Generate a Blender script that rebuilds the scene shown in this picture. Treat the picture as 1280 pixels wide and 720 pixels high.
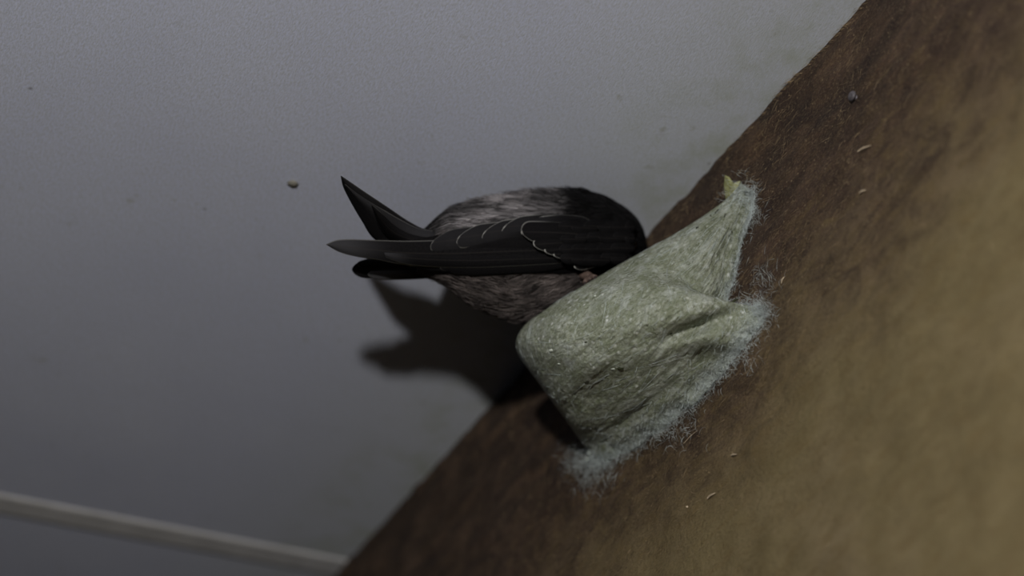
import bpy, math, random
from mathutils import Vector, Matrix, noise
random.seed(7)
R = math.radians
SC = bpy.context.scene
COL = SC.collection
for o in list(bpy.data.objects): bpy.data.objects.remove(o)

# ---------------------------------------------------------------- camera
FPX = 2389.0
TH = R(38)
CAM = Vector((0, 0, 1.60))
fw = Vector((0, math.cos(TH), math.sin(TH)))
rt = Vector((1, 0, 0))
up = Vector((0, -math.sin(TH), math.cos(TH)))
cd = bpy.data.cameras.new('camera')
cam = bpy.data.objects.new('camera', cd); COL.objects.link(cam)
cam.matrix_world = Matrix(((rt.x, up.x, -fw.x, CAM.x), (rt.y, up.y, -fw.y, CAM.y), (rt.z, up.z, -fw.z, CAM.z), (0, 0, 0, 1)))
cd.sensor_width = 36; cd.lens = FPX * 36 / 1280
cd.clip_start = .02; cd.clip_end = 50
cd.dof.use_dof = True
cd.dof.focus_distance = .762
cd.dof.aperture_fstop = 4.6
SC.camera = cam

# ---------------------------------------------------------------- world, light, exposure
w = bpy.data.worlds.new('world'); SC.world = w; w.use_nodes = True
w.node_tree.nodes['Background'].inputs[0].default_value = (.55, .6, .75, 1)
w.node_tree.nodes['Background'].inputs[1].default_value = .010
SC.view_settings.view_transform = 'Standard'
SC.view_settings.look = 'None'
SC.view_settings.gamma = 1
SC.view_settings.use_curve_mapping = False
SC.view_settings.exposure = 0.0
LP = CAM + rt * -.075 + up * .275 + fw * .0            # hand-held torch just above the lens
ld = bpy.data.lights.new('torch_light', 'POINT'); ld.energy = 18.5; ld.shadow_soft_size = .014
ld.color = (1.0, .98, .96)
lo = bpy.data.objects.new('torch_light', ld); COL.objects.link(lo); lo.location = LP

# ---------------------------------------------------------------- geometry of the place
def ray(px, py): return fw + rt * ((px - 640) / FPX) + up * ((360 - py) / FPX)
def W(px, py, d): return CAM + ray(px, py) * d
ZC = (ray(812, 292) * .86).z
def onceil(px, py, dz=0):
    d = ray(px, py); return CAM + d * ((ZC - dz) / d.z)
p_a, p_b = onceil(1085, 0), onceil(420, 720)
S = (p_b - p_a).normalized()
O = Vector((S.y, -S.x, 0))
if O.x > 0: O = -O
SEAM0 = onceil(812, 292)
def Q(px, py, off):
    d = ray(px, py)
    return CAM + d * (((SEAM0 - CAM).dot(O) + off) / d.dot(O))
MB = Matrix(((S.x, O.x, 0, SEAM0.x), (S.y, O.y, 0, SEAM0.y), (S.z, O.z, 1, SEAM0.z), (0, 0, 0, 1)))   # board frame: x along seam, y out of board, z up
MBI = MB.inverted()
lo.rotation_euler = (W(760, 380, .85) - LP).to_track_quat('-Z', 'Y').to_euler()

# ---------------------------------------------------------------- helpers
def mk(name, verts, faces, mat, parent=None, M=None, smooth=True, attrs=None, uvs=None, cols=None):
    """verts in world space; object frame M (or the parent's frame)"""
    base = M
    if parent is not None: base = FR[parent.name]
    if base is None: base = Matrix.Identity(4)
    inv = base.inverted()
    me = bpy.data.meshes.new(name)
    me.from_pydata([tuple(inv @ Vector(v)) for v in verts], [], faces)
    me.update()
    if smooth: me.polygons.foreach_set('use_smooth', [True] * len(me.polygons))
    if uvs:
        l = me.uv_layers.new(name='UVMap')
        for lp in me.loops: l.data[lp.index].uv = uvs[lp.vertex_index]
    for k, vals in (attrs or {}).items():
        a = me.attributes.new(k, 'FLOAT', 'POINT'); a.data.foreach_set('value', vals)
    if cols:
        a = me.attributes.new('tint', 'FLOAT_COLOR', 'POINT')
        a.data.foreach_set('color', [c for v in cols for c in (v[0], v[1], v[2], 1)])
    if mat: me.materials.append(mat)
    o = bpy.data.objects.new(name, me); COL.objects.link(o)
    if parent is not None: o.parent = parent; FR[o.name] = base
    else: o.matrix_world = base; FR[o.name] = base.copy()
    return o
FR = {}
def empty(name, loc, M=None):
    o = bpy.data.objects.new(name, None); COL.objects.link(o)
    m = M if M is not None else Matrix.Translation(loc)
    o.matrix_world = m; o.empty_display_size = .01; FR[o.name] = m.copy(); return o
def tag(o, label=None, cat=None, group=None, kind=None):
    for k, v in (('label', label), ('category', cat), ('group', group), ('kind', kind)):
        if v: o[k] = v
    return o
def gridfaces(nu, nv, off=0, closeu=False):
    f = []
    for i in range(nu - (0 if closeu else 1)):
        for j in range(nv - 1):
            a = i * nv + j; b = ((i + 1) % nu) * nv + j
            f.append((off + a, off + b, off + b + 1, off + a + 1))
    return f
def lerp(a, b, t): return a + (b - a) * t
def interp(tab, x):
    if x <= tab[0][0]: return tab[0][1:] if len(tab[0]) > 2 else tab[0][1]
    for p, q in zip(tab, tab[1:]):
        if x <= q[0]:
            t = (x - p[0]) / (q[0] - p[0])
            r = [lerp(u, v, t) for u, v in zip(p[1:], q[1:])]
            return r if len(r) > 1 else r[0]
    return tab[-1][1:] if len(tab[-1]) > 2 else tab[-1][1]
def catmull(pts, n):
    """resample a list of tuples smoothly to n samples"""
    out = []; m = len(pts) - 1
    for k in range(n):
        x = k / (n - 1) * m; i = min(int(x), m - 1); t = x - i
        p0 = pts[max(i - 1, 0)]; p1 = pts[i]; p2 = pts[i + 1]; p3 = pts[min(i + 2, m)]
        out.append(tuple(.5 * ((2 * b) + (c - a) * t + (2 * a - 5 * b + 4 * c - d) * t * t + (3 * b - a - 3 * c + d) * t ** 3)
                         for a, b, c, d in zip(p0, p1, p2, p3)))
    return out
def smooth(a, b, x):
    t = max(0, min(1, (x - a) / (b - a))); return t * t * (3 - 2 * t)
def nz(v, s=1.0, o=3): return noise.fractal(Vector(v) * s, 1.0, 2.0, o)
def rnd(a=0., b=1.): return random.uniform(a, b)

# ---------------------------------------------------------------- materials
class NT:
    def __init__(s, name, rough=.8, spec=.3):
        s.m = bpy.data.materials.new(name); s.m.use_nodes = True
        s.t = s.m.node_tree; s.b = s.t.nodes['Principled BSDF']
        s.b.inputs['Roughness'].default_value = rough
        s.b.inputs['Specular IOR Level'].default_value = spec
    def n(s, ty, **k):
        x = s.t.nodes.new(ty)
        for a, v in k.items(): setattr(x, a, v)
        return x
    def l(s, a, b): s.t.links.new(a, b)
    def coord(s, scale=(1, 1, 1), kind='Object', rot=(0, 0, 0), loc=(0, 0, 0)):
        c = s.n('ShaderNodeTexCoord'); m = s.n('ShaderNodeMapping')
        m.inputs['Scale'].default_value = scale; m.inputs['Rotation'].default_value = rot; m.inputs['Location'].default_value = loc
        s.l(c.outputs[kind], m.inputs['Vector']); return m.outputs[0]
    def noise(s, vec, scale, detail=4, rough=.6, dist=0):
        x = s.n('ShaderNodeTexNoise'); x.inputs['Scale'].default_value = scale; x.inputs['Detail'].default_value = detail
        x.inputs['Roughness'].default_value = rough; x.inputs['Distortion'].default_value = dist
        s.l(vec, x.inputs['Vector']); return x.outputs['Fac']
    def ramp(s, fac, stops):
        x = s.n('ShaderNodeValToRGB'); e = x.color_ramp.elements
        while len(e) < len(stops): e.new(.5)
        for q, (p, c) in zip(e, stops):
            q.position = p; q.color = (*c, 1) if hasattr(c, '__len__') else (c, c, c, 1)
        s.l(fac, x.inputs[0]); return x.outputs[0]
    def mix(s, fac, a, b, mode='MIX'):
        x = s.n('ShaderNodeMix', data_type='RGBA', blend_type=mode)
        if isinstance(fac, (int, float)): x.inputs[0].default_value = fac
        else: s.l(fac, x.inputs[0])
        for i, v in ((6, a), (7, b)):
            if isinstance(v, tuple): x.inputs[i].default_value = (*v, 1)
            else: s.l(v, x.inputs[i])
        return x.outputs[2]
    def math(s, op, a, b=None, c=None):
        x = s.n('ShaderNodeMath', operation=op)
        for i, v in enumerate((a, b, c)):
            if v is None: continue
            if isinstance(v, (int, float)): x.inputs[i].default_value = v
            else: s.l(v, x.inputs[i])
        return x.outputs[0]
    def attr(s, name):
        x = s.n('ShaderNodeAttribute'); x.attribute_name = name; return x
    def bump(s, h, dist, strength=1, prev=None):
        x = s.n('ShaderNodeBump'); x.inputs['Distance'].default_value = dist; x.inputs['Strength'].default_value = strength
        s.l(h, x.inputs['Height'])
        if prev: s.l(prev, x.inputs['Normal'])
        return x.outputs[0]
    def out(s, col, nrm=None, rough=None):
        if isinstance(col, tuple): s.b.inputs['Base Color'].default_value = (*col, 1)
        else: s.l(col, s.b.inputs['Base Color'])
        if nrm: s.l(nrm, s.b.inputs['Normal'])
        if rough is not None: s.l(rough, s.b.inputs['Roughness'])
        return s.m

# ceiling: grey fibre-cement sheet with faint streaks, grain, mould bloom by the board
def ceiling_mat():
    k = NT('ceiling_sheet', .9, .15)
    c = k.coord()
    st = k.coord((14, 4, 4))
    base = k.mix(k.ramp(k.noise(c, 9, 4), [(.3, 0.), (.7, 1.)]), (.545, .58, .745), (.615, .65, .80))
    base = k.mix(k.ramp(k.noise(k.coord((60, 500, 60), rot=(0, 0, R(28))), 2.2, 5, .7), [(.35, 0.), (.7, .35)]), base, (.50, .50, .51))
    base = k.mix(k.ramp(k.noise(k.coord((350, 900, 350), rot=(0, 0, R(28))), 1.5, 3, .75), [(.40, 0.), (.64, .7)]), base, (.42, .43, .44))
    # greenish mould bloom close to the seam, and random grey spots
    sx = k.n('ShaderNodeSeparateXYZ'); k.l(c, sx.inputs[0])
    near = k.ramp(sx.outputs[1], [(0, 1.), (.055, 0.)])
    blob = k.ramp(k.noise(c, 38, 5, .65), [(.47, 0.), (.66, 1.)])
    base = k.mix(k.math('MULTIPLY', k.math('MULTIPLY', near, blob), .75), base, (.30, .33, .23))
    base = k.mix(k.math('MULTIPLY', k.ramp(sx.outputs[1], [(0, 1.), (.10, 0.)]), .45), base, (.52, .54, .48))
    spots = k.math('MULTIPLY', k.ramp(k.noise(k.coord((1, 1, 1), loc=(3, 1, 0)), 110, 3, .6), [(.63, 0.), (.74, 1.)]), k.ramp(k.noise(c, 16, 2), [(.48, 0.), (.62, .6)]))
    base = k.mix(spots, base, (.34, .34, .29))
    vor = k.n('ShaderNodeTexVoronoi'); vor.inputs['Scale'].default_value = 34; k.l(c, vor.inputs['Vector'])
    dots = k.ramp(vor.outputs['Distance'], [(.0, .8), (.045, 0.)])
    base = k.mix(dots, base, (.13, .12, .12))
    b = k.bump(k.noise(k.coord((350, 900, 350), rot=(0, 0, R(28))), 1.5, 4, .75), .0003, .55)
    return k.out(base, b)
M_CEIL = ceiling_mat()

def board_mat():
    k = NT('weathered_board', .72, .28)
    c = k.coord()
    sx = k.n('ShaderNodeSeparateXYZ'); k.l(c, sx.inputs[0])
    grain = k.noise(k.coord((12, 12, 90), rot=(0, R(14), 0)), 9, 6, .7, .3)
    fine = k.noise(k.coord((90, 90, 700), rot=(0, R(10), 0)), 6, 5, .75, .5)
    wood = k.mix(k.ramp(grain, [(.36, 0.), (.64, 1.)]), (.038, .020, .015), (.140, .082, .052))
    wood = k.mix(k.ramp(k.noise(c, 26, 5, .65, .8), [(.45, 0.), (.66, .75)]), wood, (.175, .110, .078))
    wood = k.mix(k.ramp(fine, [(.46, 0.), (.72, .55)]), wood, (0.420, 0.255, 0.105))
    # olive dried growth lower down, its border wanders
    v = k.math('ADD', sx.outputs[2], k.math('MULTIPLY', k.math('SUBTRACT', k.noise(c, 12, 5, .6), .5), .11))
    v = k.math('ADD', v, k.math('MULTIPLY', sx.outputs[0], .16))
    khaki = k.ramp(k.math('MULTIPLY', v, -1), [(.095, 0.), (.175, 1.)])
    kc = k.mix(k.ramp(k.noise(c, 60, 5, .65), [(.32, 0.), (.7, 1.)]), (.245, .184, .078), (.350, .272, .128))
    kc = k.mix(k.ramp(k.noise(c, 15, 2, .5), [(.5, 0.), (.75, .5)]), kc, (.40, .30, .17))
    kc = k.mix(k.ramp(fine, [(.5, 0.), (.75, .4)]), kc, (.40, .325, .18))
    col = k.mix(khaki, wood, kc)
    # ochre haze fingers inside the brown band
    och = k.math('MULTIPLY', k.ramp(k.noise(k.coord((16, 16, 40), rot=(0, R(-18), 0)), 5, 5, .6, .6), [(.48, 0.), (.68, .6)]), k.ramp(k.math('MULTIPLY', v, -1), [(.03, 0.), (.10, 1.)]))
    col = k.mix(och, col, (0.240, 0.165, 0.063))
    # dark reddish stains
    ds = k.ramp(k.noise(k.coord((20, 20, 34), rot=(0, R(25), 0), loc=(4, 0, 0)), 2.2, 6, .7, 1.2), [(.45, 0.), (.66, .8)])
    ds = k.math('MULTIPLY', ds, k.ramp(k.math('MULTIPLY', v, -1), [(.12, 1.), (.17, .15)]))
    col = k.mix(ds, col, (.034, .017, .013))
    sp = k.n('ShaderNodeTexVoronoi'); sp.inputs['Scale'].default_value = 520; k.l(c, sp.inputs['Vector'])
    rn = k.math('MULTIPLY', k.ramp(k.noise(k.coord((6, 6, 16), rot=(0, R(8), 0), loc=(1, 2, 0)), 5, 5, .65, .5), [(.38, .85), (.66, 0.)]), k.ramp(k.math('MULTIPLY', v, -1), [(.06, 1.), (.14, .0)]))
    col = k.mix(rn, col, (.036, .022, .018))
    speck = k.math('MULTIPLY', k.ramp(sp.outputs['Distance'], [(.1, 1.), (.28, 0.)]), k.ramp(k.noise(c, 200, 2), [(.5, 0.), (.6, .7)]))
    col = k.mix(speck, col, (0.450, 0.330, 0.180))
    grit = k.noise(k.coord((1, 1, 2.2), rot=(0, R(12), 0)), 900, 3, .75)
    col = k.mix(k.ramp(grit, [(.52, 0.), (.72, .6)]), col, (.34, .26, .15))
    col = k.mix(k.ramp(grit, [(.3, .6), (.46, 0.)]), col, (.04, .025, .018))
    b = k.bump(fine, .0016, .9)
    b = k.bump(k.noise(c, 420, 4, .7), .0009, .9, b)
    return k.out(col, b)
M_BOARD = board_mat()

def nest_mat():
    k = NT('dried_saliva', .42, .42)
    uv = k.coord((9, 60, 1), 'UV', rot=(0, 0, R(7)))
    c = k.coord()
    fib = k.noise(uv, 1.6, 7, .72, .6)
    pat = k.noise(c, 75, 5, .62, .5)
    col = k.mix(k.ramp(fib, [(.34, 0.), (.66, 1.)]), (.27, .295, .20), (.54, .56, .46))
    lp = k.noise(k.coord((3, 7, 1), 'UV', loc=(.3, .8, 0)), 1.1, 4, .6, .4)
    col = k.mix(k.ramp(lp, [(.36, .65), (.52, 0.)]), col, (.205, .225, .135))
    col = k.mix(k.ramp(lp, [(.52, 0.), (.68, .5)]), col, (.60, .64, .57))
    gr = k.noise(c, 420, 4, .72)
    col = k.mix(k.ramp(gr, [(.34, .75), (.5, 0.)]), col, (.15, .175, .095))
    col = k.mix(k.ramp(gr, [(.54, 0.), (.68, .8)]), col, (.70, .74, .68))
    col = k.mix(k.ramp(pat, [(.40, .55), (.60, 0.)]), col, (.235, .265, .16))
    col = k.mix(k.ramp(k.noise(c, 160, 4, .6), [(.56, 0.), (.70, .6)]), col, (.62, .66, .60))
    vr = k.n('ShaderNodeTexVoronoi'); vr.inputs['Scale'].default_value = 260; k.l(c, vr.inputs['Vector'])
    fl = k.math('MULTIPLY', k.ramp(vr.outputs['Distance'], [(.08, .9), (.26, 0.)]), k.ramp(k.noise(c, 60, 2), [(.46, 0.), (.58, 1.)]))
    col = k.mix(fl, col, (.78, .80, .74))  # white flecks: glints of the nest wall put into the colour
    at = k.attr('edge')
    col = k.mix(k.math('MULTIPLY', at.outputs['Fac'], k.ramp(k.noise(c, 240, 4, .7), [(.3, .35), (.65, 1.)])), col, (.52, .58, .55))
    k.b.inputs['Subsurface Weight'].default_value = .12
    k.b.inputs['Subsurface Radius'].default_value = (.003, .003, .002)
    k.b.inputs['Subsurface Scale'].default_value = .6
    b = k.bump(k.noise(k.coord((14, 110, 1), 'UV', rot=(0, 0, R(7))), 2.4, 7, .75, .8), .0007, .7)
    b = k.bump(gr, .0016, .8, b)
    b = k.bump(k.noise(c, 1300, 3, .7), .0008, .8, b)
    return k.out(col, b, k.ramp(k.noise(c, 700, 3), [(.4, .20), (.6, .55)]))
M_NEST = nest_mat()

def strand_mat(name, col, rough=.5, tint=False, spec=.4):
    k = NT(name, rough, spec)
    if tint:
        return k.out(k.attr('tint').outputs['Color'])
    n = k.noise(k.coord(), 300, 2)
    return k.out(k.mix(k.ramp(n, [(.35, 0.), (.65, 1.)]), tuple(x * .75 for x in col), tuple(min(1, x * 1.2) for x in col)))
M_FLUFF = strand_mat('pale_fluff', (.60, .66, .64), .4)
M_FIBRE = strand_mat('wood_fibre', (.40, .29, .16), .5)
M_PLUME = strand_mat('plumage', (0, 0, 0), .7, True, .2)

def feather_mat():
    k = NT('flight_feather', .75, .035)
    ed = k.attr('edgemm'); pa = k.attr('pale'); sh = k.attr('grey_sheen')
    uv = k.coord((1, 1, 1), 'UV')
    wave = k.noise(k.coord((5, 110, 1), 'UV', rot=(0, 0, R(-38))), 1.8, 4, .6)
    col = k.mix(k.ramp(wave, [(.35, 0.), (.65, 1.)]), (.0035, .0032, .0035), (.0085, .0080, .0083))
    col = k.mix(sh.outputs['Fac'], col, (.055, .054, .058))  # grey vane tone; the sheen toward the tips is painted into the colour
    m = k.math('MULTIPLY', k.ramp(ed.outputs['Fac'], [(.16, 1.), (.48, 0.)]), pa.outputs['Fac'])
    col = k.mix(m, col, (.42, .41, .38))
    # central shaft
    su = k.n('ShaderNodeSeparateXYZ'); k.l(uv, su.inputs[0])
    d = k.math('ABSOLUTE', k.math('SUBTRACT', su.outputs[0], .5))
    col = k.mix(k.ramp(d, [(.0, .5), (.035, 0.)]), col, (.03, .026, .024))
    b = k.bump(wave, .00025, .6)
    return k.out(col, b)
M_FEATHER = feather_mat()
def plain(name, col, rough=.5, spec=.4, sc=200, var=.25):
    k = NT(name, rough, spec); n = k.noise(k.coord(), sc, 3)
    return k.out(k.mix(k.ramp(n, [(.35, 0.), (.65, 1.)]), tuple(x * (1 - var) for x in col), tuple(min(1, x * (1 + var)) for x in col)), k.bump(n, .0003, .5))
M_BODY = strand_mat('skin_down', (0, 0, 0), .85, True, .1)
M_BEAK = plain('black_horn', (.012, .011, .011), .35)
M_EYE = plain('dark_eye', (.006, .005, .005), .08, .6)
M_FOOT = plain('foot_skin', (.11, .075, .06), .6)
M_CLAW = plain('claw', (.03, .022, .02), .4)
M_TRIM = plain('batten_paint', (.53, .52, .51), .85, .15, 60, .08)
M_NAIL = plain('dull_steel', (.09, .08, .085), .5, .4, 400, .4)
M_SPLINT = plain('pale_splinter', (.42, .33, .22), .5, .4, 500)
M_DIRT = plain('dark_crumb', (.03, .035, .015), .7, .2, 500)
M_DROP = plain('beige_dropping', (.20, .19, .16), .8, .2, 300)
M_BEAD = plain('pale_bead', (.50, .54, .46), .35, .5, 300)
M_FLAKE = plain('yellow_flake', (.30, .30, .13), .45, .4, 300)

# ---------------------------------------------------------------- ceiling sheet
def slab(name, x0, x1, y0, y1, z0, z1, mat, bev=0.0):
    vs = [MB @ Vector(p) for p in ((x0, y0, z0), (x1, y0, z0), (x1, y1, z0), (x0, y1, z0), (x0, y0, z1), (x1, y0, z1), (x1, y1, z1), (x0, y1, z1))]
    fs = [(0, 3, 2, 1), (4, 5, 6, 7), (0, 1, 5, 4), (1, 2, 6, 5), (2, 3, 7, 6), (3, 0, 4, 7)]
    o = mk(name, vs, fs, mat, M=MB, smooth=False)
    if bev:
        b = o.modifiers.new('bevel', 'BEVEL'); b.width = bev; b.segments = 2
    return o
tag(slab('ceiling', -1.6, 2.6, -.6, 2.2, 0, .012, M_CEIL), kind='structure')

# batten covering the joint between two sheets, far left
def batten():
    A = [MBI @ onceil(*p) for p in ((0, 616), (400, 692))]
    B = [MBI @ onceil(*p) for p in ((0, 641), (400, 714))]
    def ext(P, Qp, y): t = (y - P.y) / (Qp.y - P.y); return P + (Qp - P) * t
    a0, a1 = ext(A[0], A[1], -.01), ext(A[0], A[1], 1.6)
    w0 = (ext(B[0], B[1], .1).x - ext(A[0], A[1], .1).x)
    vs = []
    for p in (a0, a1):
        for dx, dz in ((0, 0.004), (0.0008, -.0008), (.002, -.0014), (w0 - .002, -.0014), (w0 - .0008, -.0008), (w0, .004)):
            vs.append(MB @ Vector((p.x + dx, p.y, dz)))
    fs = [(i, i + 1, i + 7, i + 6) for i in range(5)] + [(5, 0, 6, 11), (5, 4, 3, 2, 1, 0), (6, 7, 8, 9, 10, 11)]
    return mk('trim_1', vs, fs, M_TRIM, M=MB, smooth=False)
tag(batten(), kind='structure')

# ---------------------------------------------------------------- timber board
def relief(b, v):
    """height of the board's face (metres, out of the board) at b along the seam, v down from the ceiling"""
    h = .0016 * smooth(0, .05, v) * nz((b * 9, v * 14, 1.3), 1, 4)
    h += .0011 * nz((b * 40, v * 90, 5), 1, 3)
    top = math.exp(-v / .012)
    h += top * (.0006 * nz((b * 22, 0, 8), 1, 3) + .0007 * nz((b * 110, 0, 2), 1, 3))
    # splintered chip at the top edge
    h -= top * .0010 * math.exp(-((b + .140) / .018) ** 2)
    return h
def board():
    nb, nv = 560, 190
    bs = []
    for i in range(nb):
        t = i / (nb - 1)
        bs.append((lambda s: .12 + math.copysign(abs(s) ** 2.1, s) * (1.7 if s > 0 else 1.3))(2 * t - 1))
    vv = [-.0 + .62 * ((j / (nv - 1)) ** 1.35) for j in range(nv)]
    vs = []
    for b in bs:
        for v in vv:
            vs.append(MB @ Vector((b, relief(b, v), -v + .0005 * (v == 0))))
    fs = gridfaces(nb, nv)
    n = len(vs)
    # back and edges
    ed = [i * nv for i in range(nb)] + [(nb - 1) * nv + j for j in range(1, nv)] + [i * nv + nv - 1 for i in range(nb - 2, -1, -1)] + [j for j in range(nv - 2, 0, -1)]
    for e in ed:
        p = MBI @ vs[e]; vs.append(MB @ Vector((p.x, -.03, p.z)))
    m = len(ed)
    for k in range(m):
        a, b = ed[k], ed[(k + 1) % m]
        fs.append((b, a, n + k, n + (k + 1) % m))
    fs.append(tuple(n + k for k in range(m)))
    return mk('timber_board', vs, fs, M_BOARD, M=MB)
BOARD = tag(board(), 'wide weathered brown timber board, reddish by the ceiling and olive lower down', 'board')

def ribbons(name, curves, mat, parent, kind=None, cols=None):
    """curves: list of (points, width); each one a thin tapering three-sided strand"""
    vs, fs, cc = [], [], []
    for ci, (pts, wd) in enumerate(curves):
        n = len(pts); base = len(vs)
        for i, p in enumerate(pts):
            t = (pts[min(i + 1, n - 1)] - pts[max(i - 1, 0)])
            if t.length < 1e-9: t = Vector((1, 0, 0))
            t.normalize()
            a = t.cross(Vector((.3, .5, .81)));
            if a.length < .05: a = t.cross(Vector((1, 0, 0)))
            a.normalize(); b = t.cross(a)
            w_ = wd * (.5 if i == 0 else (1 - .85 * i / (n - 1)))
            for k in range(3):
                g = k * 2.094; vs.append(p + (a * math.cos(g) + b * math.sin(g)) * w_)
                if cols: cc.append(cols[ci])
        for i in range(n - 1):
            for k in range(3):
                k2 = (k + 1) % 3
                fs.append((base + i * 3 + k, base + i * 3 + k2, base + (i + 1) * 3 + k2, base + (i + 1) * 3 + k))
        fs.append((base, base + 2, base + 1)); e = base + (n - 1) * 3; fs.append((e, e + 1, e + 2))
    o = mk(name, vs, fs, mat, parent, cols=cc or None)
    if kind: o['kind'] = kind
    return o
def face_pt(b, v, h=0): return MB @ Vector((b, relief(b, v) + h, -v))

cur = []
for _ in range(2600):
    b = random.gauss(-.02, .10); v = abs(random.gauss(.0, .075)) + .001
    if v > .3: continue
    if nz((b * 30, v * 30, 9)) < -.05: continue
    L = rnd(.002, .007); g = random.gauss(-.25, .5)
    dx, dv = math.cos(g) * L, -math.sin(g) * L * .8
    hh = rnd(.0001, .0006); cu = random.gauss(0, .25)
    pts = [face_pt(b + dx * t + cu * dv * t * t, max(.0008, v + dv * t - cu * dx * t * t), hh * (1 + 1.2 * math.sin(t * 3.1))) for t in (0, .35, .7, 1)]
    cur.append((pts, rnd(.00004, .00010)))
for _ in range(90):     # frayed fibres at the top edge
    b = random.gauss(-.13, .035)
    pts = [face_pt(b + t * .004 * rnd(.5, 1.5), .003 - .0022 * t, .0006 + .0016 * t * rnd(.5, 1)) for t in (0, .4, .8, 1)]
    cur.append((pts, .00009))
ribbons('loose_fibers', cur, M_FIBRE, BOARD, 'stuff')

# ---------------------------------------------------------------- nest
NESTROOT = empty('swiftlet_nest', None, MB @ Matrix.Translation((.06, .0, -.09)))
tag(NESTROOT, 'pale green half-cup nest of hardened saliva glued to the brown timber board', 'nest')
# stations: rim px,py,a   attach px,py   bulge amount
ST = [
 (926, 229, .0012, 941, 240, 0.000),
 (911, 246, .0040, 941, 262, .001),
 (893, 260, .0070, 930, 294, .003),
 (868, 277, .0115, 920, 335, .005),
 (840, 294, .0170, 913, 368, .006),
 (813, 309, .0230, 905, 392, .008),
 (785, 324, .0300, 930, 392, .008),
 (757, 340, .0370, 954, 388, .010),
 (730, 356, .0450, 950, 412, .011),
 (703, 372, .0515, 922, 447, .012),
 (678, 389, .0565, 886, 488, .012),
 (658, 404, .0585, 846, 524, .012),
 (647, 419, .0575, 806, 553, .011),
 (645, 434, .0530, 775, 571, .010),
 (652, 450, .0450, 752, 578, .008),
 (668, 468, .0320, 742, 574, .005),
 (690, 482, .0220, 744, 560, .003),
 (716, 490, .0110, 750, 540, .001),
 (738, 492, .0012, 752, 515, 0.0),
]
NU, NW = 300, 130
stn = catmull(ST, NU)
def nest_px(i, t):
    rx, ry, ra, ax, ay, bu = stn[i]
    return lerp(rx, ax, t), lerp(ry, ay, t), ra, bu
outer = []; uvs = []; edge = []
for i in range(NU):
    u = i / (NU - 1)
    for j in range(NW):
        t = j / (NW - 1)
        px, py, ra, bu = nest_px(i, t)
        a = ra * (1 - t ** 1.35) ** 1.25 + bu * math.sin(math.pi * t ** .8) * .9
        # crease running in from the notch, and the lower lobe below it
        dx, dy = px - 872, py - 408
        al = dx * .93 - dy * .37; ac = dx * .37 + dy * .93
        a -= min(.0045, a * .75) * math.exp(-(al / 48) ** 2 - (ac / 9) ** 2) * smooth(0, .1, 1 - t)
        a += .0035 * math.exp(-((px - 905) / 45) ** 2 - ((py - 428) / 16) ** 2) * smooth(0, .12, 1 - t)
        a += .0030 * math.exp(-((px - 880) / 24) ** 2 - ((py - 335) / 45) ** 2) * smooth(0, .2, 1 - t)
        dx, dy = px - 800, py - 512; al = dx * .80 - dy * .6; ac = dx * .6 + dy * .8
        a -= .0013 * math.exp(-(al / 60) ** 2 - (ac / 9) ** 2) * smooth(0, .1, 1 - t)
        # lumps and strand ridges
        fade = smooth(0, .10, 1 - t) * (.25 + .75 * smooth(.03, .16, u))
        a += fade * (.0015 * nz((u * 7, t * 5, 2), 1, 4) + .0002 * nz((u * 12, t * 34 + u * 6, 7), 1, 4) + .00035 * nz((u * 90, t * 110, 3), 1, 2))
        if t > .86:
            a = max(a, .0004 + .0010 * abs(nz((u * 60, t * 14, 4))) * (1 - t) / .14)
        if j == NW - 1: a = -.001
        rag = (smooth(.80, 1, t)) * 3.0 * (.2 + .8 * smooth(.05, .2, u))
        px += rag * nz((u * 34, t * 4, 11), 1, 4) * 1.3; py += rag * nz((u * 34, t * 4, 17), 1, 4) * 1.3
        outer.append(Q(px, py, a)); uvs.append((u * 4, t * 1.2))
        edge.append(smooth(.86, 1.0, t + .07 * nz((u * 30, t * 8, 5))) * .75 + .55 * smooth(.06, .0, u))
nest = mk('nest_cup', outer, gridfaces(NU, NW), M_NEST, NESTROOT, uvs=uvs, attrs={'edge': edge})
# inner surface so that the cup has a real wall and an open bowl
me = nest.data
sm = nest.modifiers.new('wall', 'SOLIDIFY'); sm.thickness = .0032; sm.offset = -1; sm.use_rim = True

# check solidify goes inward: normals must point towards the viewer side
me.update()
midp = me.polygons[(NU // 2) * (NW - 1) + NW // 3]
if (FR['swiftlet_nest'].to_3x3() @ midp.normal).dot(CAM - W(760, 420, .8)) < 0:
    me.flip_normals()

def tuft(px, py, n, spread, L, amb, wd=.00007, a0=.0006):
    out = []
    for _ in range(n):
        x, y = px + random.gauss(0, spread), py + random.gauss(0, spread)
        p = MBI @ Q(x, y, 0)
        b, v = p.x, -p.z
        g = rnd(0, 6.28) if amb is None else random.gauss(amb, .7)
        l = L * rnd(.4, 1.3); cu = random.gauss(0, .9); h0 = abs(random.gauss(0, a0))
        pts = []
        for t in (0, .25, .5, .75, 1):
            gg = g + cu * t
            pts.append(face_pt(b + math.cos(gg) * l * t, v - math.sin(gg) * l * t, .0002 + h0 * (1 + 1.5 * math.sin(t * 3.1))))
        out.append((pts, wd * rnd(.6, 1.3)))
    return out
fr = []
for i in range(0, 250):
    rx, ry, ra, ax, ay, bu = stn[i]
    u = i / (NU - 1)
    dens = 5 if i < 30 else (3 if ay < 400 and i < 100 else 13)
    if 105 < i: dens = 9
    out_dir = None
    fr += tuft(ax + rnd(-2, 2), ay + rnd(-2, 2), dens, 5, .0035, None, .00007, .0010)
fr += tuft(738, 577, 420, 12, .005, None, .00007, .0014)
fr += tuft(752, 590, 110, 11, .006, None, .00006, .0008)
fr += tuft(735, 598, 60, 9, .005, None, .00005, .0006)
fr += tuft(934, 244, 200, 9, .004, None, .00007, .0016)
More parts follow.
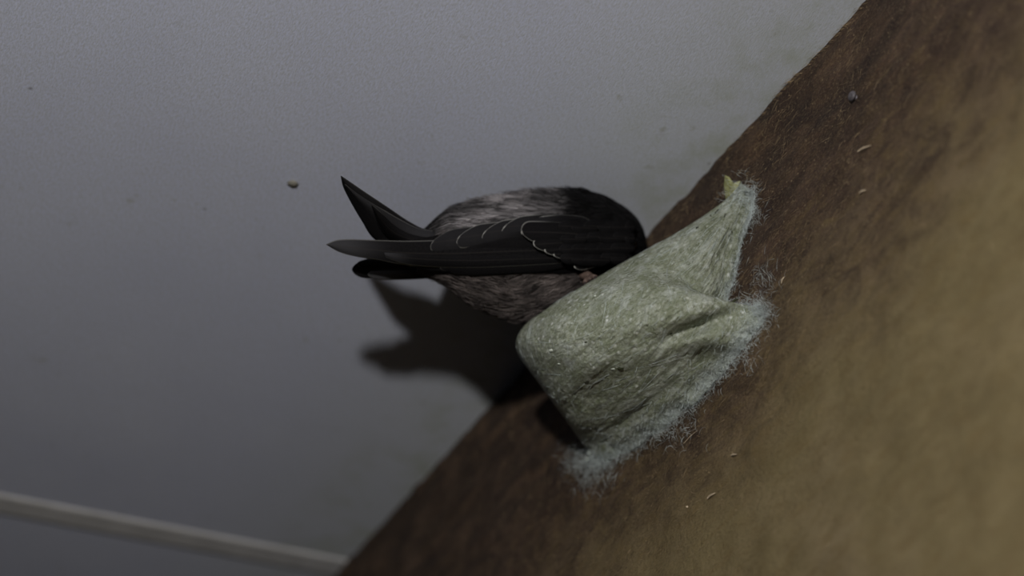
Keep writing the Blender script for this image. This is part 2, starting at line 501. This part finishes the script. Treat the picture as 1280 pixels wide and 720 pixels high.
fr += tuft(938, 266, 80, 9, .004, None, .00006, .0009)
fr += tuft(900, 402, 60, 8, .004, None, .00006, .0012)
fr += tuft(958, 350, 60, 10, .005, 1.4, .00006, .0007)
fr += tuft(955, 395, 200, 11, .005, 1.2, .00007, .0013)
fr += tuft(925, 445, 170, 12, .005, None, .00007, .0012)
fr += tuft(840, 528, 250, 15, .005, None, .00007, .0014)
ribbons('fluff_fringe', fr, M_FLUFF, NESTROOT, 'stuff')
# strands lying in the wall of the cup, along the rim direction
sv = []; fr2 = []
for _ in range(260):
    i = int(rnd(4, NU - 70)); t0 = rnd(.0, .9) ** 1.2
    n = int(rnd(6, 22)); sl = random.gauss(0, .004); pts = []
    for k in range(5):
        ii = min(NU - 1, int(i + n * k / 4)); tt = min(.93, max(.0, t0 + sl * n * k / 4))
        jj = tt * (NW - 1); j0 = int(jj)
        p = outer[ii * NW + j0].lerp(outer[ii * NW + min(j0 + 1, NW - 1)], jj - j0)
        pts.append(p - ray(760, 400).normalized() * (.00012 + .0002 * math.sin(k / 4 * 3.14)))
    sv.append((pts, rnd(.00006, .00015)))
nearv = -ray(760, 400).normalized()
for _ in range(2600):   # curly fluff over the lower border
    i = int(rnd(2, NU - 60)); tt = 1 - abs(random.gauss(0, .07 if 60 < i else .05))
    if tt < .6: continue
    p = outer[i * NW + int(tt * (NW - 1))]; g = rnd(0, 6.28); cu = random.gauss(0, 1.6); l = rnd(.0015, .0045); hh = rnd(.0003, .0022); q = p.copy(); pts = []
    for k in range(5):
        pts.append(q + nearv * (hh * math.sin(.25 + k / 4 * 2.7)))
        gg = g + cu * k / 4; q = q + (S * math.cos(gg) + Vector((0, 0, 1)) * math.sin(gg)) * l / 4
    fr2.append((pts, rnd(.00004, .00010)))
ribbons('saliva_strands', sv, M_FLUFF, NESTROOT, 'stuff')
ribbons('curly_fluff', fr2, M_FLUFF, NESTROOT, 'stuff')

def lump(name, centre, rad, mat, parent=None, label=None, cat=None, squash=(1, 1, 1), seed=1, M=None, axis=None, n=12):
    vs, fs = [], []
    Rm = (axis.to_track_quat('X', 'Z').to_matrix() if axis is not None else Matrix.Identity(3))
    for i in range(n + 1):
        ph = math.pi * i / n
        for j in range(2 * n):
            th = math.pi * j / n
            d = Vector((math.cos(ph), math.sin(ph) * math.cos(th), math.sin(ph) * math.sin(th)))
            r = rad * (1 + .28 * nz(d + Vector((seed, 0, 0)), 1.6, 3))
            vs.append(centre + Rm @ Vector((d.x * r * squash[0], d.y * r * squash[1], d.z * r * squash[2])))
    for i in range(n):
        for j in range(2 * n):
            a = i * 2 * n + j; b = i * 2 * n + (j + 1) % (2 * n)
            fs.append((a, b, b + 2 * n, a + 2 * n))
    if parent is None and M is None:
        M = Matrix.Translation(centre)
    o = mk(name, vs, fs, mat, parent, M=M)
    if label: tag(o, label, cat)
    return o
def on_nest(px, py):
    """point on the nest's outside that is nearest to the given sight line"""
    best = None
    r0 = ray(px, py)
    for p in outer:
        q = p - CAM; dd = q.dot(fw); x = 640 + q.dot(rt) / dd * FPX; y = 360 - q.dot(up) / dd * FPX
        e = (x - px) ** 2 + (y - py) ** 2
        if best is None or e < best[0] - 4 or (e < 9 and q.length < best[1] - .004): best = (e, q.length, p)
    return best[2]
lump('dark_crumb', on_nest(917, 376), .0012, M_DIRT, NESTROOT, squash=(1.9, .45, .45), axis=(W(924, 371, .8) - W(912, 381, .8)), seed=3)['label'] = 'dark green elongated crumb stuck in the nest wall'
for q, (x, y, r) in enumerate(((733, 429, .0005), (775, 462, .0009), (838, 418, .0005), (810, 408, .0004))):
    lump('dark_crumb', on_nest(x, y), r, M_DIRT, NESTROOT, squash=(1.4, .6, .6), seed=5 + q)['label'] = 'tiny dark crumb stuck in the nest wall'
for q, (x, y, r) in enumerate(((690, 440, .0009), (768, 463, .0008), (699, 455, .0005), (716, 405, .0006), (745, 372, .0005))):
    lump('pale_bead', on_nest(x, y), r, M_BEAD, NESTROOT, squash=(1.5, .9, .6), seed=15 + q)
# yellowish flake standing up at the near arm
fv = [Q(907, 249, .0015), Q(920, 240, .002), Q(925, 226, .0018), Q(917, 229, .0035), Q(911, 221, .005), Q(906, 219, .006), Q(905, 232, .004)]
off = O * -.0007 + S * .0004
fv2 = [p + off for p in fv]; nfl = len(fv)
fl = mk('dried_flake', fv + fv2, [tuple(range(nfl)), tuple(range(2 * nfl - 1, nfl - 1, -1))] + [(i, (i + 1) % nfl, nfl + (i + 1) % nfl, nfl + i) for i in range(nfl)], M_FLAKE, NESTROOT, smooth=False)
fl['label'] = 'yellowish pointed flake on the near arm'

# ---------------------------------------------------------------- bird
def dax(px): return interp([(400, .788), (545, .806), (640, .818), (720, .826), (812, .838)], px)
#      px   top   bottom halfdepth(m)
SEC = [(520, 300, 334, .0040), (534, 288, 341, .0070), (546, 276, 347, .0095), (562, 263, 357, .0125), (590, 253, 379, .0158), (620, 247, 392, .0180), (650, 242, 400, .0190),
       (685, 239, 402, .0192), (712, 238, 396, .0184), (738, 241, 386, .0165), (756, 246, 376, .0146), (772, 255, 368, .0140), (786, 264, 360, .0130), (797, 275, 352, .0112), (804, 287, 344, .0085), (809, 305, 330, .0035)]
def sec(px): return interp(SEC, px)
def body_pt(px, ph, grow=0):
    t, b, hd = sec(px); cy = (t + b) / 2; hh = (b - t) / 2
    y = cy - math.sin(ph) * (hh + grow / .00034)
    c = math.cos(ph); dz = math.copysign(abs(c) ** .85, c) * (hd + grow)
    return W(px, y, dax(px) - dz)
BORIG = W(690, 396, .826)
BIRD = empty('swiftlet', BORIG)
tag(BIRD, 'dark brown swiftlet with pale grey rump perched on the pale nest', 'bird')
BELLY = (.115, .097, .090); RUMP = (.26, .245, .25); DARK = (.0065, .006, .0065)
def zone(px, ph, var=True):
    """plumage colour on the body: phase pi/2 is the back, 0 the near flank, -pi/2 the belly"""
    c = math.sin(ph)
    j = random.gauss(0, .10) if var else 0
    back = smooth(.25, .55, c + j * .5)
    rump = smooth(548, 585, px + 60 * j) * (1 - smooth(655, 712, px + 90 * j))
    b = Vector(BELLY).lerp(Vector(DARK), smooth(752, 775, px + 20 * j))
    b = b.lerp(Vector(DARK) * 2.0, .35 * smooth(590, 545, px))
    k = Vector(DARK).lerp(Vector(RUMP), rump)
    k = k.lerp(Vector(RUMP) * .55, .55 * smooth(640, 690, px) * (1 - smooth(700, 718, px)))
    r = b.lerp(k, back)
    r = r.lerp(Vector(DARK) * 2, .7 * smooth(.72, .92, c) * (1 - smooth(590, 625, px)))
    if var: r = r * max(.22, 1 + random.gauss(0, .30) + 1.5 * nz((px * .045, ph * 4.5, 2), 1, 3))
    return tuple(max(.002, x) for x in r)
xs = [520 + (809 - 520) * i / 70 for i in range(71)]
vs, cc = [], []
NR = 44
for x in xs:
    for k in range(NR):
        ph = 2 * math.pi * k / NR - math.pi / 2
        vs.append(body_pt(x, ph)); cc.append(tuple(c * .7 for c in zone(x, ph, False)))
fs = [(i * NR + k, i * NR + (k + 1) % NR, (i + 1) * NR + (k + 1) % NR, (i + 1) * NR + k) for i in range(70) for k in range(NR)]
fs += [tuple(range(NR - 1, -1, -1)), tuple(70 * NR + k for k in range(NR))]
mk('body', vs, fs, M_BODY, BIRD, cols=cc)

# fluffy contour plumage, uncountable: short tapered barbs laid tailwards
cur, cols = [], []
def plume(x, ph, n, L, lift, flick=.0):
    col = zone(x, ph)
    ph0 = ph
    g = random.gauss(0, .12) + flick
    for _ in range(n):
        sp = random.gauss(0, .20) + g
        l = L * rnd(.6, 1.2)
        pts = []
        for t in (0, .3, .65, 1):
            xx = max(521, x - l / .00034 * t * math.cos(sp))
            pp = ph + math.sin(sp) * l * t * 28 + .0
            pts.append(body_pt(xx, pp, .0004 + lift * (t ** 1.2) + (.0012 * max(0, nz((x * .07, ph * 6, 1))) * t if x < 700 else 0)))
        cur.append((pts, rnd(.00010, .00022)))
        j = rnd(.75, 1.2); cols.append(tuple(c * j for c in col))
for _ in range(4200):
    x = rnd(535, 808); ph = rnd(-math.pi, math.pi)
    c = math.sin(ph); near = math.cos(ph) > -.25
    if not near and rnd() < .5: continue
    big = 1.0 if x < 700 else .7
    if x > 745: big = .45
    fl_ = nz((x * .02, ph * 2.2, 3.0), 1, 2) * .9
    plume(x, ph, 5, .0075 * big, rnd(.0004, .0016) * (1.2 if x < 745 else .35), fl_ * (1 if c < .3 else .25))
ribbons('body_plumage', cur, M_PLUME, BIRD, 'stuff', cols)

# side the folded near wing lies on
def wing_d(px, py):
    if px >= 560:
        t, b, hd = sec(min(px, 800)); cy = (t + b) / 2; hh = (b - t) / 2
        s = max(-.98, min(.98, (cy - py) / hh)); d0 = hd * (1 - s * s) ** .42
        return dax(px) - d0 - .0022
    t, b, hd = sec(560); cy = (t + b) / 2; hh = (b - t) / 2
    s = max(-.9, min(.9, (cy - py) / hh)); d0 = hd * (1 - s * s) ** .42
    k = (560 - px) / 150
    return dax(px) - d0 * (1 - .45 * min(1, k)) - .0022
def feather(name, root, tip, wd, parent, layer=0, bend=0, pale=.0, grey_sheen=.0, dfun=wing_d, tipround=.5, camber=.0012, skew=0., shear=0., nl=46, nw=13, rootw=.35, arc=None):
    """a vane with shaft: root and tip in sight coordinates, width in the same unit, laid on the depth surface dfun"""
    rx, ry = root; tx, ty = tip
    L = math.hypot(tx - rx, ty - ry); ux, uy = (tx - rx) / L, (ty - ry) / L; nx, ny = -uy, ux
    vs, uv, em, pl, sd_ = [], [], [], [], []
    for i in range(nl):
        t = i / (nl - 1); t = 1 - (1 - t) ** 1.35
        s = math.sin(math.pi * t) * bend
        cx, cy = rx + ux * L * t + nx * s, ry + uy * L * t + ny * s
        prof = lerp(rootw, 1, smooth(0, .35, t))
        e = 1 - max(0, (t - (1 - tipround)) / tipround) ** 2.0
        hw = wd * .5 * prof * max(.0, e) ** .62 + .15
        for j in range(nw):
            u = 2 * j / (nw - 1) - 1
            o = hw * u + skew * hw * .3
            x, y = cx + nx * o - ux * shear * hw * u, cy + ny * o - uy * shear * hw * u
            d = dfun(x, y) - layer * .00042 + camber * u * u * hw / max(wd * .5, 1)
            vs.append(W(x, y, d)); uv.append(((u + 1) / 2, t))
            em.append(min((1 - abs(u)) * hw, (1 - t) * L) * .34); sd_.append(grey_sheen * (.12 + .88 * smooth(.50, .85, t))); pl.append(pale * (.12 + .88 * smooth(.62, .86, t)))
    o = mk(name, vs, gridfaces(nl, nw), M_FEATHER, parent, uvs=uv, attrs={'edgemm': em, 'pale': pl, 'grey_sheen': sd_})
    m = o.modifiers.new('thick', 'SOLIDIFY'); m.thickness = .00018
    return o

def vane(name, edge_a, edge_b, parent, dfun, layer=0, pale=.1, grey_sheen=.02, n=60, nw=15, camber=.003, shfun=None):
    """one long vane between its leading and trailing edge curves (root to tip)"""
    A, B = catmull(edge_a, n), catmull(edge_b, n); vs, uv, em = [], [], []
    for i in range(n):
        t = i / (n - 1); wpx = math.hypot(A[i][0] - B[i][0], A[i][1] - B[i][1])
        for j in range(nw):
            q = j / (nw - 1); x, y = lerp(A[i][0], B[i][0], q), lerp(A[i][1], B[i][1], q); u = 2 * q - 1
            vs.append(W(x, y, dfun(x, y) - layer * .0004 + camber * u * u)); uv.append((q, t)); em.append(min(q, 1 - q) * wpx * .34)
    o = mk(name, vs, gridfaces(n, nw), M_FEATHER, parent, uvs=uv, attrs={'edgemm': em, 'pale': [pale] * len(vs), 'grey_sheen': [grey_sheen * (shfun(v_[1]) if shfun else 1) for v_ in uv]})
    o.modifiers.new('thick', 'SOLIDIFY').thickness = .0003
    return o
NEAR = mk('near_wing', *(lambda: (
    [W(x, lerp(yt, yb, k / 8), wing_d(x, lerp(yt, yb, k / 8)) + .0012) for x, yt, yb in
     [(470, 306, 322), (500, 303, 330), (540, 296, 338), (580, 288, 340), (620, 284, 341), (660, 280, 341), (700, 276, 341), (735, 272, 340), (765, 276, 334), (785, 290, 326)] for k in range(9)],
    gridfaces(10, 9)))(), M_FEATHER, BIRD, attrs={'edgemm': [9.] * 90, 'pale': [0.] * 90, 'grey_sheen': [0.] * 90}, uvs=[(.2, i / 90) for i in range(90)])
NEAR.modifiers.new('thick', 'SOLIDIFY').thickness = .0012
# primaries: long blades from the wrist to the crossed tips
PR = [((740, 322), (500, 326), 24, 0), ((738, 320), (482, 322), 24, .1), ((736, 318), (462, 318), 24, .25), ((735, 316), (440, 314), 23, .4), ((733, 314), (424, 309), 21, .6), ((731, 312), (408, 304), 21, .9)]
for k, (r_, t_, wd, sh) in enumerate(PR[:5]):
    feather('primary_feather', r_, t_, wd, NEAR, layer=1 + k * .8, bend=-4, pale=.25 + .02 * k, grey_sheen=.10 + .28 * sh, tipround=.30 + .05 * (k > 3), rootw=.5)
vane('primary_feather', [(735, 300), (640, 300), (560, 300), (510, 301), (470, 300), (440, 299), (421, 300), (408, 305)],
     [(735, 322), (640, 328), (560, 334), (505, 331), (472, 325), (446, 321), (424, 315), (408, 306)], NEAR, wing_d, 6, .3, .6, 70, 17, .0015, lambda t: .05 + .95 * smooth(.45, .80, t))  # tip greys out: sheen painted along the vane
vane('primary_feather', [(700, 314), (600, 316), (540, 315), (500, 313), (480, 314)],
     [(700, 330), (600, 335), (540, 334), (505, 330), (482, 322)], NEAR, wing_d, 7, .35, .5, 50, 13, .0012, lambda t: .05 + .95 * smooth(.6, .95, t))
for k in range(6):     # lower, shadowed secondaries
    feather('secondary_feather', (750 - k * 4, 322 + k * 1), (640 - k * 18, 331 + k * .8), 22, NEAR, layer=2 + k * .3, pale=.08, grey_sheen=.0, tipround=.3)
TE = [((700, 303), (540, 303), 30, .25), ((720, 298), (573, 297), 30, .62), ((730, 295), (605, 291), 29, .75), ((740, 292), (630, 284), 27, .85), ((750, 290), (654, 284), 24, .9)]
for k, (r_, t_, wd, pl) in enumerate(TE):
    feather('tertial_feather', r_, t_, wd, NEAR, layer=7 + k, bend=7, pale=pl, grey_sheen=.22, tipround=.13, skew=-.1, shear=.75)
CO = [((775, 300), (652, 290), 26, .55), ((782, 306), (667, 306), 19, .9), ((785, 310), (681, 314), 14, 1.), ((787, 313), (692, 319), 13, 1.), ((789, 318), (708, 326), 13, 1.), ((790, 322), (718, 334), 13, 1.)]
for k, (r_, t_, wd, pl) in enumerate(CO):
    feather('covert_feather', r_, t_, wd, NEAR, layer=17 - k * .6, bend=3, pale=pl, grey_sheen=.03, tipround=.14, shear=-.5)
for k in range(22):    # small dark lesser coverts over the shoulder
    a = k / 22; row = k % 4
    x = 700 + (k // 4) * 16 + rnd(-3, 3); y = 284 + row * 13 + rnd(-2, 2)
    feather('covert_feather', (min(794, x + 34), y + 1), (x, y), 17, NEAR, layer=17.6 + row * .3 + (k // 4) * .25, pale=.015, grey_sheen=.02 + .05 * rnd(), tipround=.45, nl=16, nw=7)

# far wing: crossed tips stand up behind
def far_d(px, py): return interp([(420, .791), (466, .792), (540, .796), (565, .806), (700, .842)], px) - max(0, 300 - py) * .00040 * smooth(540, 470, px)
FARW = vane('far_wing', [(600, 276), (560, 283), (535, 287), (512, 277), (485, 259), (455, 239), (436, 226), (427, 220)],
            [(600, 308), (550, 318), (505, 316), (469, 300), (452, 276), (438, 252), (429, 234), (426, 221)], BIRD, far_d, 0, .12, .15)
vane('primary_feather', [(590, 284), (552, 288), (526, 286), (500, 274), (470, 256), (446, 240), (432, 230)],
     [(590, 300), (540, 305), (506, 302), (478, 290), (458, 268), (442, 248), (430, 231)], FARW, far_d, 4, .2, .4)
vane('primary_feather', [(592, 290), (550, 295), (520, 292), (498, 282), (480, 268), (466, 256)],
     [(592, 304), (545, 309), (510, 307), (486, 298), (472, 280), (464, 258)], FARW, far_d, 8, .15, .05)

# tail
def tail_d(px, py): return interp([(430, .800), (540, .812), (620, .822)], px) + (py - 330) * .00005
TAIL = feather('tail', (600, 333), (440, 337), 22, BIRD, layer=0, grey_sheen=.0, pale=.05, dfun=tail_d, tipround=.12, rootw=.8)
for k, (ty, tx, sh) in enumerate(((330, 446, 0), (326, 456, 0), (341, 450, .3), (343, 460, .9))):
    feather('tail_feather', (598, 331 + k), (tx, ty), 13, TAIL, layer=(1, -2, -1, 1.5)[k], grey_sheen=sh, pale=.12, dfun=tail_d, tipround=.14, rootw=.8, bend=(0, 0, -2, -3)[k])

# head details and the foot on the rim
def bead(name, c, r, mat, parent, sq=(1, 1, 1), axis=None, seed=0):
    return lump(name, c, r, mat, parent, squash=sq, axis=axis, seed=seed, n=10)
for s_, ph in ((1, .15), (-1, math.pi - .15)):
    bead('eye', body_pt(788, ph, .0002), .0030, M_EYE, BIRD)
bk0, bk1 = W(802, 322, .838), W(808, 334, .838)
ax = (bk1 - bk0).normalized(); sd = ax.cross(fw).normalized(); tv = ax.cross(sd)
vs = []
for i in range(8):
    t = i / 7; r_ = .0034 * (1 - t) ** .7 + .0002; c = bk0 + ax * (.0065 * t) + tv * (.0012 * t * t)
    for k in range(12):
        g = k * math.pi / 6; vs.append(c + sd * math.cos(g) * r_ + tv * math.sin(g) * r_ * .6)
mk('beak', vs, [(i * 12 + k, i * 12 + (k + 1) % 12, (i + 1) * 12 + (k + 1) % 12, (i + 1) * 12 + k) for i in range(7) for k in range(12)] + [tuple(range(11, -1, -1)), tuple(84 + k for k in range(12))], M_BEAK, BIRD)
def tubeobj(name, pts, rads, mat, parent, n=8):
    vs, fs = [], []
    for i, p in enumerate(pts):
        t = (pts[min(i + 1, len(pts) - 1)] - pts[max(0, i - 1)]).normalized()
        a = t.cross(Vector((.2, .9, .3))).normalized(); b = t.cross(a)
        for k in range(n):
            g = 2 * math.pi * k / n; vs.append(p + (a * math.cos(g) + b * math.sin(g)) * rads[i])
    for i in range(len(pts) - 1):
        for k in range(n): fs.append((i * n + k, i * n + (k + 1) % n, (i + 1) * n + (k + 1) % n, (i + 1) * n + k))
    fs += [tuple(range(n - 1, -1, -1)), tuple((len(pts) - 1) * n + k for k in range(n))]
    return mk(name, vs, fs, mat, parent)
FOOT = tubeobj('foot', [W(722, 338, .815), W(729, 343, .810), W(736, 346, .806), W(741, 350, .8035)], [.0026, .0024, .0022, .0012], M_FOOT, BIRD)
for dx, dy in ((-9, 6), (-3, 3), (4, -1)):
    t1 = W(738 + dx * .5, 346 + dy * .5, .803); t2 = W(740 + dx, 347 + dy, .7985); t3 = W(740 + dx, 351 + dy, .7975)
    toe = tubeobj('toe', [W(737, 345, .807), t1, t2], [.0012, .0011, .0009], M_FOOT, FOOT)
    tubeobj('claw', [t2, t2.lerp(t3, .6), t3], [.0006, .0004, .0001], M_CLAW, FOOT)

# ---------------------------------------------------------------- small things on the board and the ceiling
def on_board(px, py, h=0):
    p = MBI @ Q(px, py, 0); return face_pt(p.x, -p.z, h)
def nail():
    c = on_board(1068, 121, 0); Mn = MB.copy(); Mn.translation = c
    root = empty('nail', None, Mn)
    tag(root, 'small dull nail head in the board, top right of the nest', 'nail')
    def ring(prof, name):
        vs, fs = [], []
        n = 20
        for (r_, h) in prof:
            for k in range(n):
                g = 2 * math.pi * k / n; vs.append(c + S * math.cos(g) * r_ + Vector((0, 0, 1)) * math.sin(g) * r_ + O * h)
        for i in range(len(prof) - 1):
            for k in range(n): fs.append((i * n + k, i * n + (k + 1) % n, (i + 1) * n + (k + 1) % n, (i + 1) * n + k))
        fs += [tuple(range(n)), tuple((len(prof) - 1) * n + k for k in range(n))]
        return mk(name, vs, fs, M_NAIL, root)
    ring([(.0010, -.003), (.0010, .0016)], 'shank')
    ring([(.0010, .0010), (.0019, .0013), (.0021, .0018), (.0017, .0024), (.0007, .0027)], 'head')
nail()
def splinter(p0, p1, r, label, mat=M_SPLINT, lift=.0006, cat='splinter', bow=.0005):
    a, b = on_board(*p0, .0004), on_board(*p1, lift)
    ax = b - a; mid = a.lerp(b, .5) + O * bow
    pts = [a, a.lerp(mid, .6), mid, mid.lerp(b, .5), b]
    M = Matrix.Translation(a)
    vs, fs = [], []; n = 6
    for i, p in enumerate(pts):
        t = ax.normalized(); s1 = t.cross(O).normalized(); r_ = r * (.5, 1, .9, .6, .1)[i]
        for k in range(n):
            g = 2 * math.pi * k / n; vs.append(p + s1 * math.cos(g) * r_ + O * math.sin(g) * r_ * .5)
    for i in range(4):
        for k in range(n): fs.append((i * n + k, i * n + (k + 1) % n, (i + 1) * n + (k + 1) % n, (i + 1) * n + k))
    fs += [tuple(range(n)), tuple(4 * n + k for k in range(n))]
    tag(mk(cat + '' if cat != 'splinter' else 'wood_splinter', vs, fs, mat, M=M), label, cat)
splinter((884, 623), (894, 616), .0006, 'bright pale splinter on the board below the lower end of the nest')
splinter((914, 569), (922, 568), .0005, 'short pale splinter on the board, right of the brown stain under the nest')
splinter((855, 554), (873, 537), .00022, 'thin straw-coloured hair-like splinter on the board just under the nest fringe')
splinter((1072, 189), (1090, 182), .0006, 'pale brown splinter on the board under the nail')
splinter((976, 354), (981, 345), .0005, 'tiny pale upright splinter on the board right of the nest notch')
splinter((1074, 241), (1084, 238), .0006, 'dull brown splinter raised on the board, well under the nail')
def chip(px, py, r, label, mat, sq=(1.2, .5, 1)):
    c = on_board(px, py, r * .3)
    o = lump('wood_flake', c, r, mat, None, label, 'flake', squash=sq, seed=px, M=Matrix.Translation(c))
M_BARKF = plain('dark_bark_flake', (.035, .02, .012), .8, .2, 300)
chip(861, 634, .0005, 'tiny white crumb on the board beside the bright splinter', M_SPLINT)
c = onceil(366, 228, .0)
lump('dropping', c + Vector((0, 0, -.0006)), .0022, M_DROP, None, 'small beige dropping stuck to the grey ceiling above the raised wing tip', 'dropping', squash=(1.1, .8, .35), seed=4)
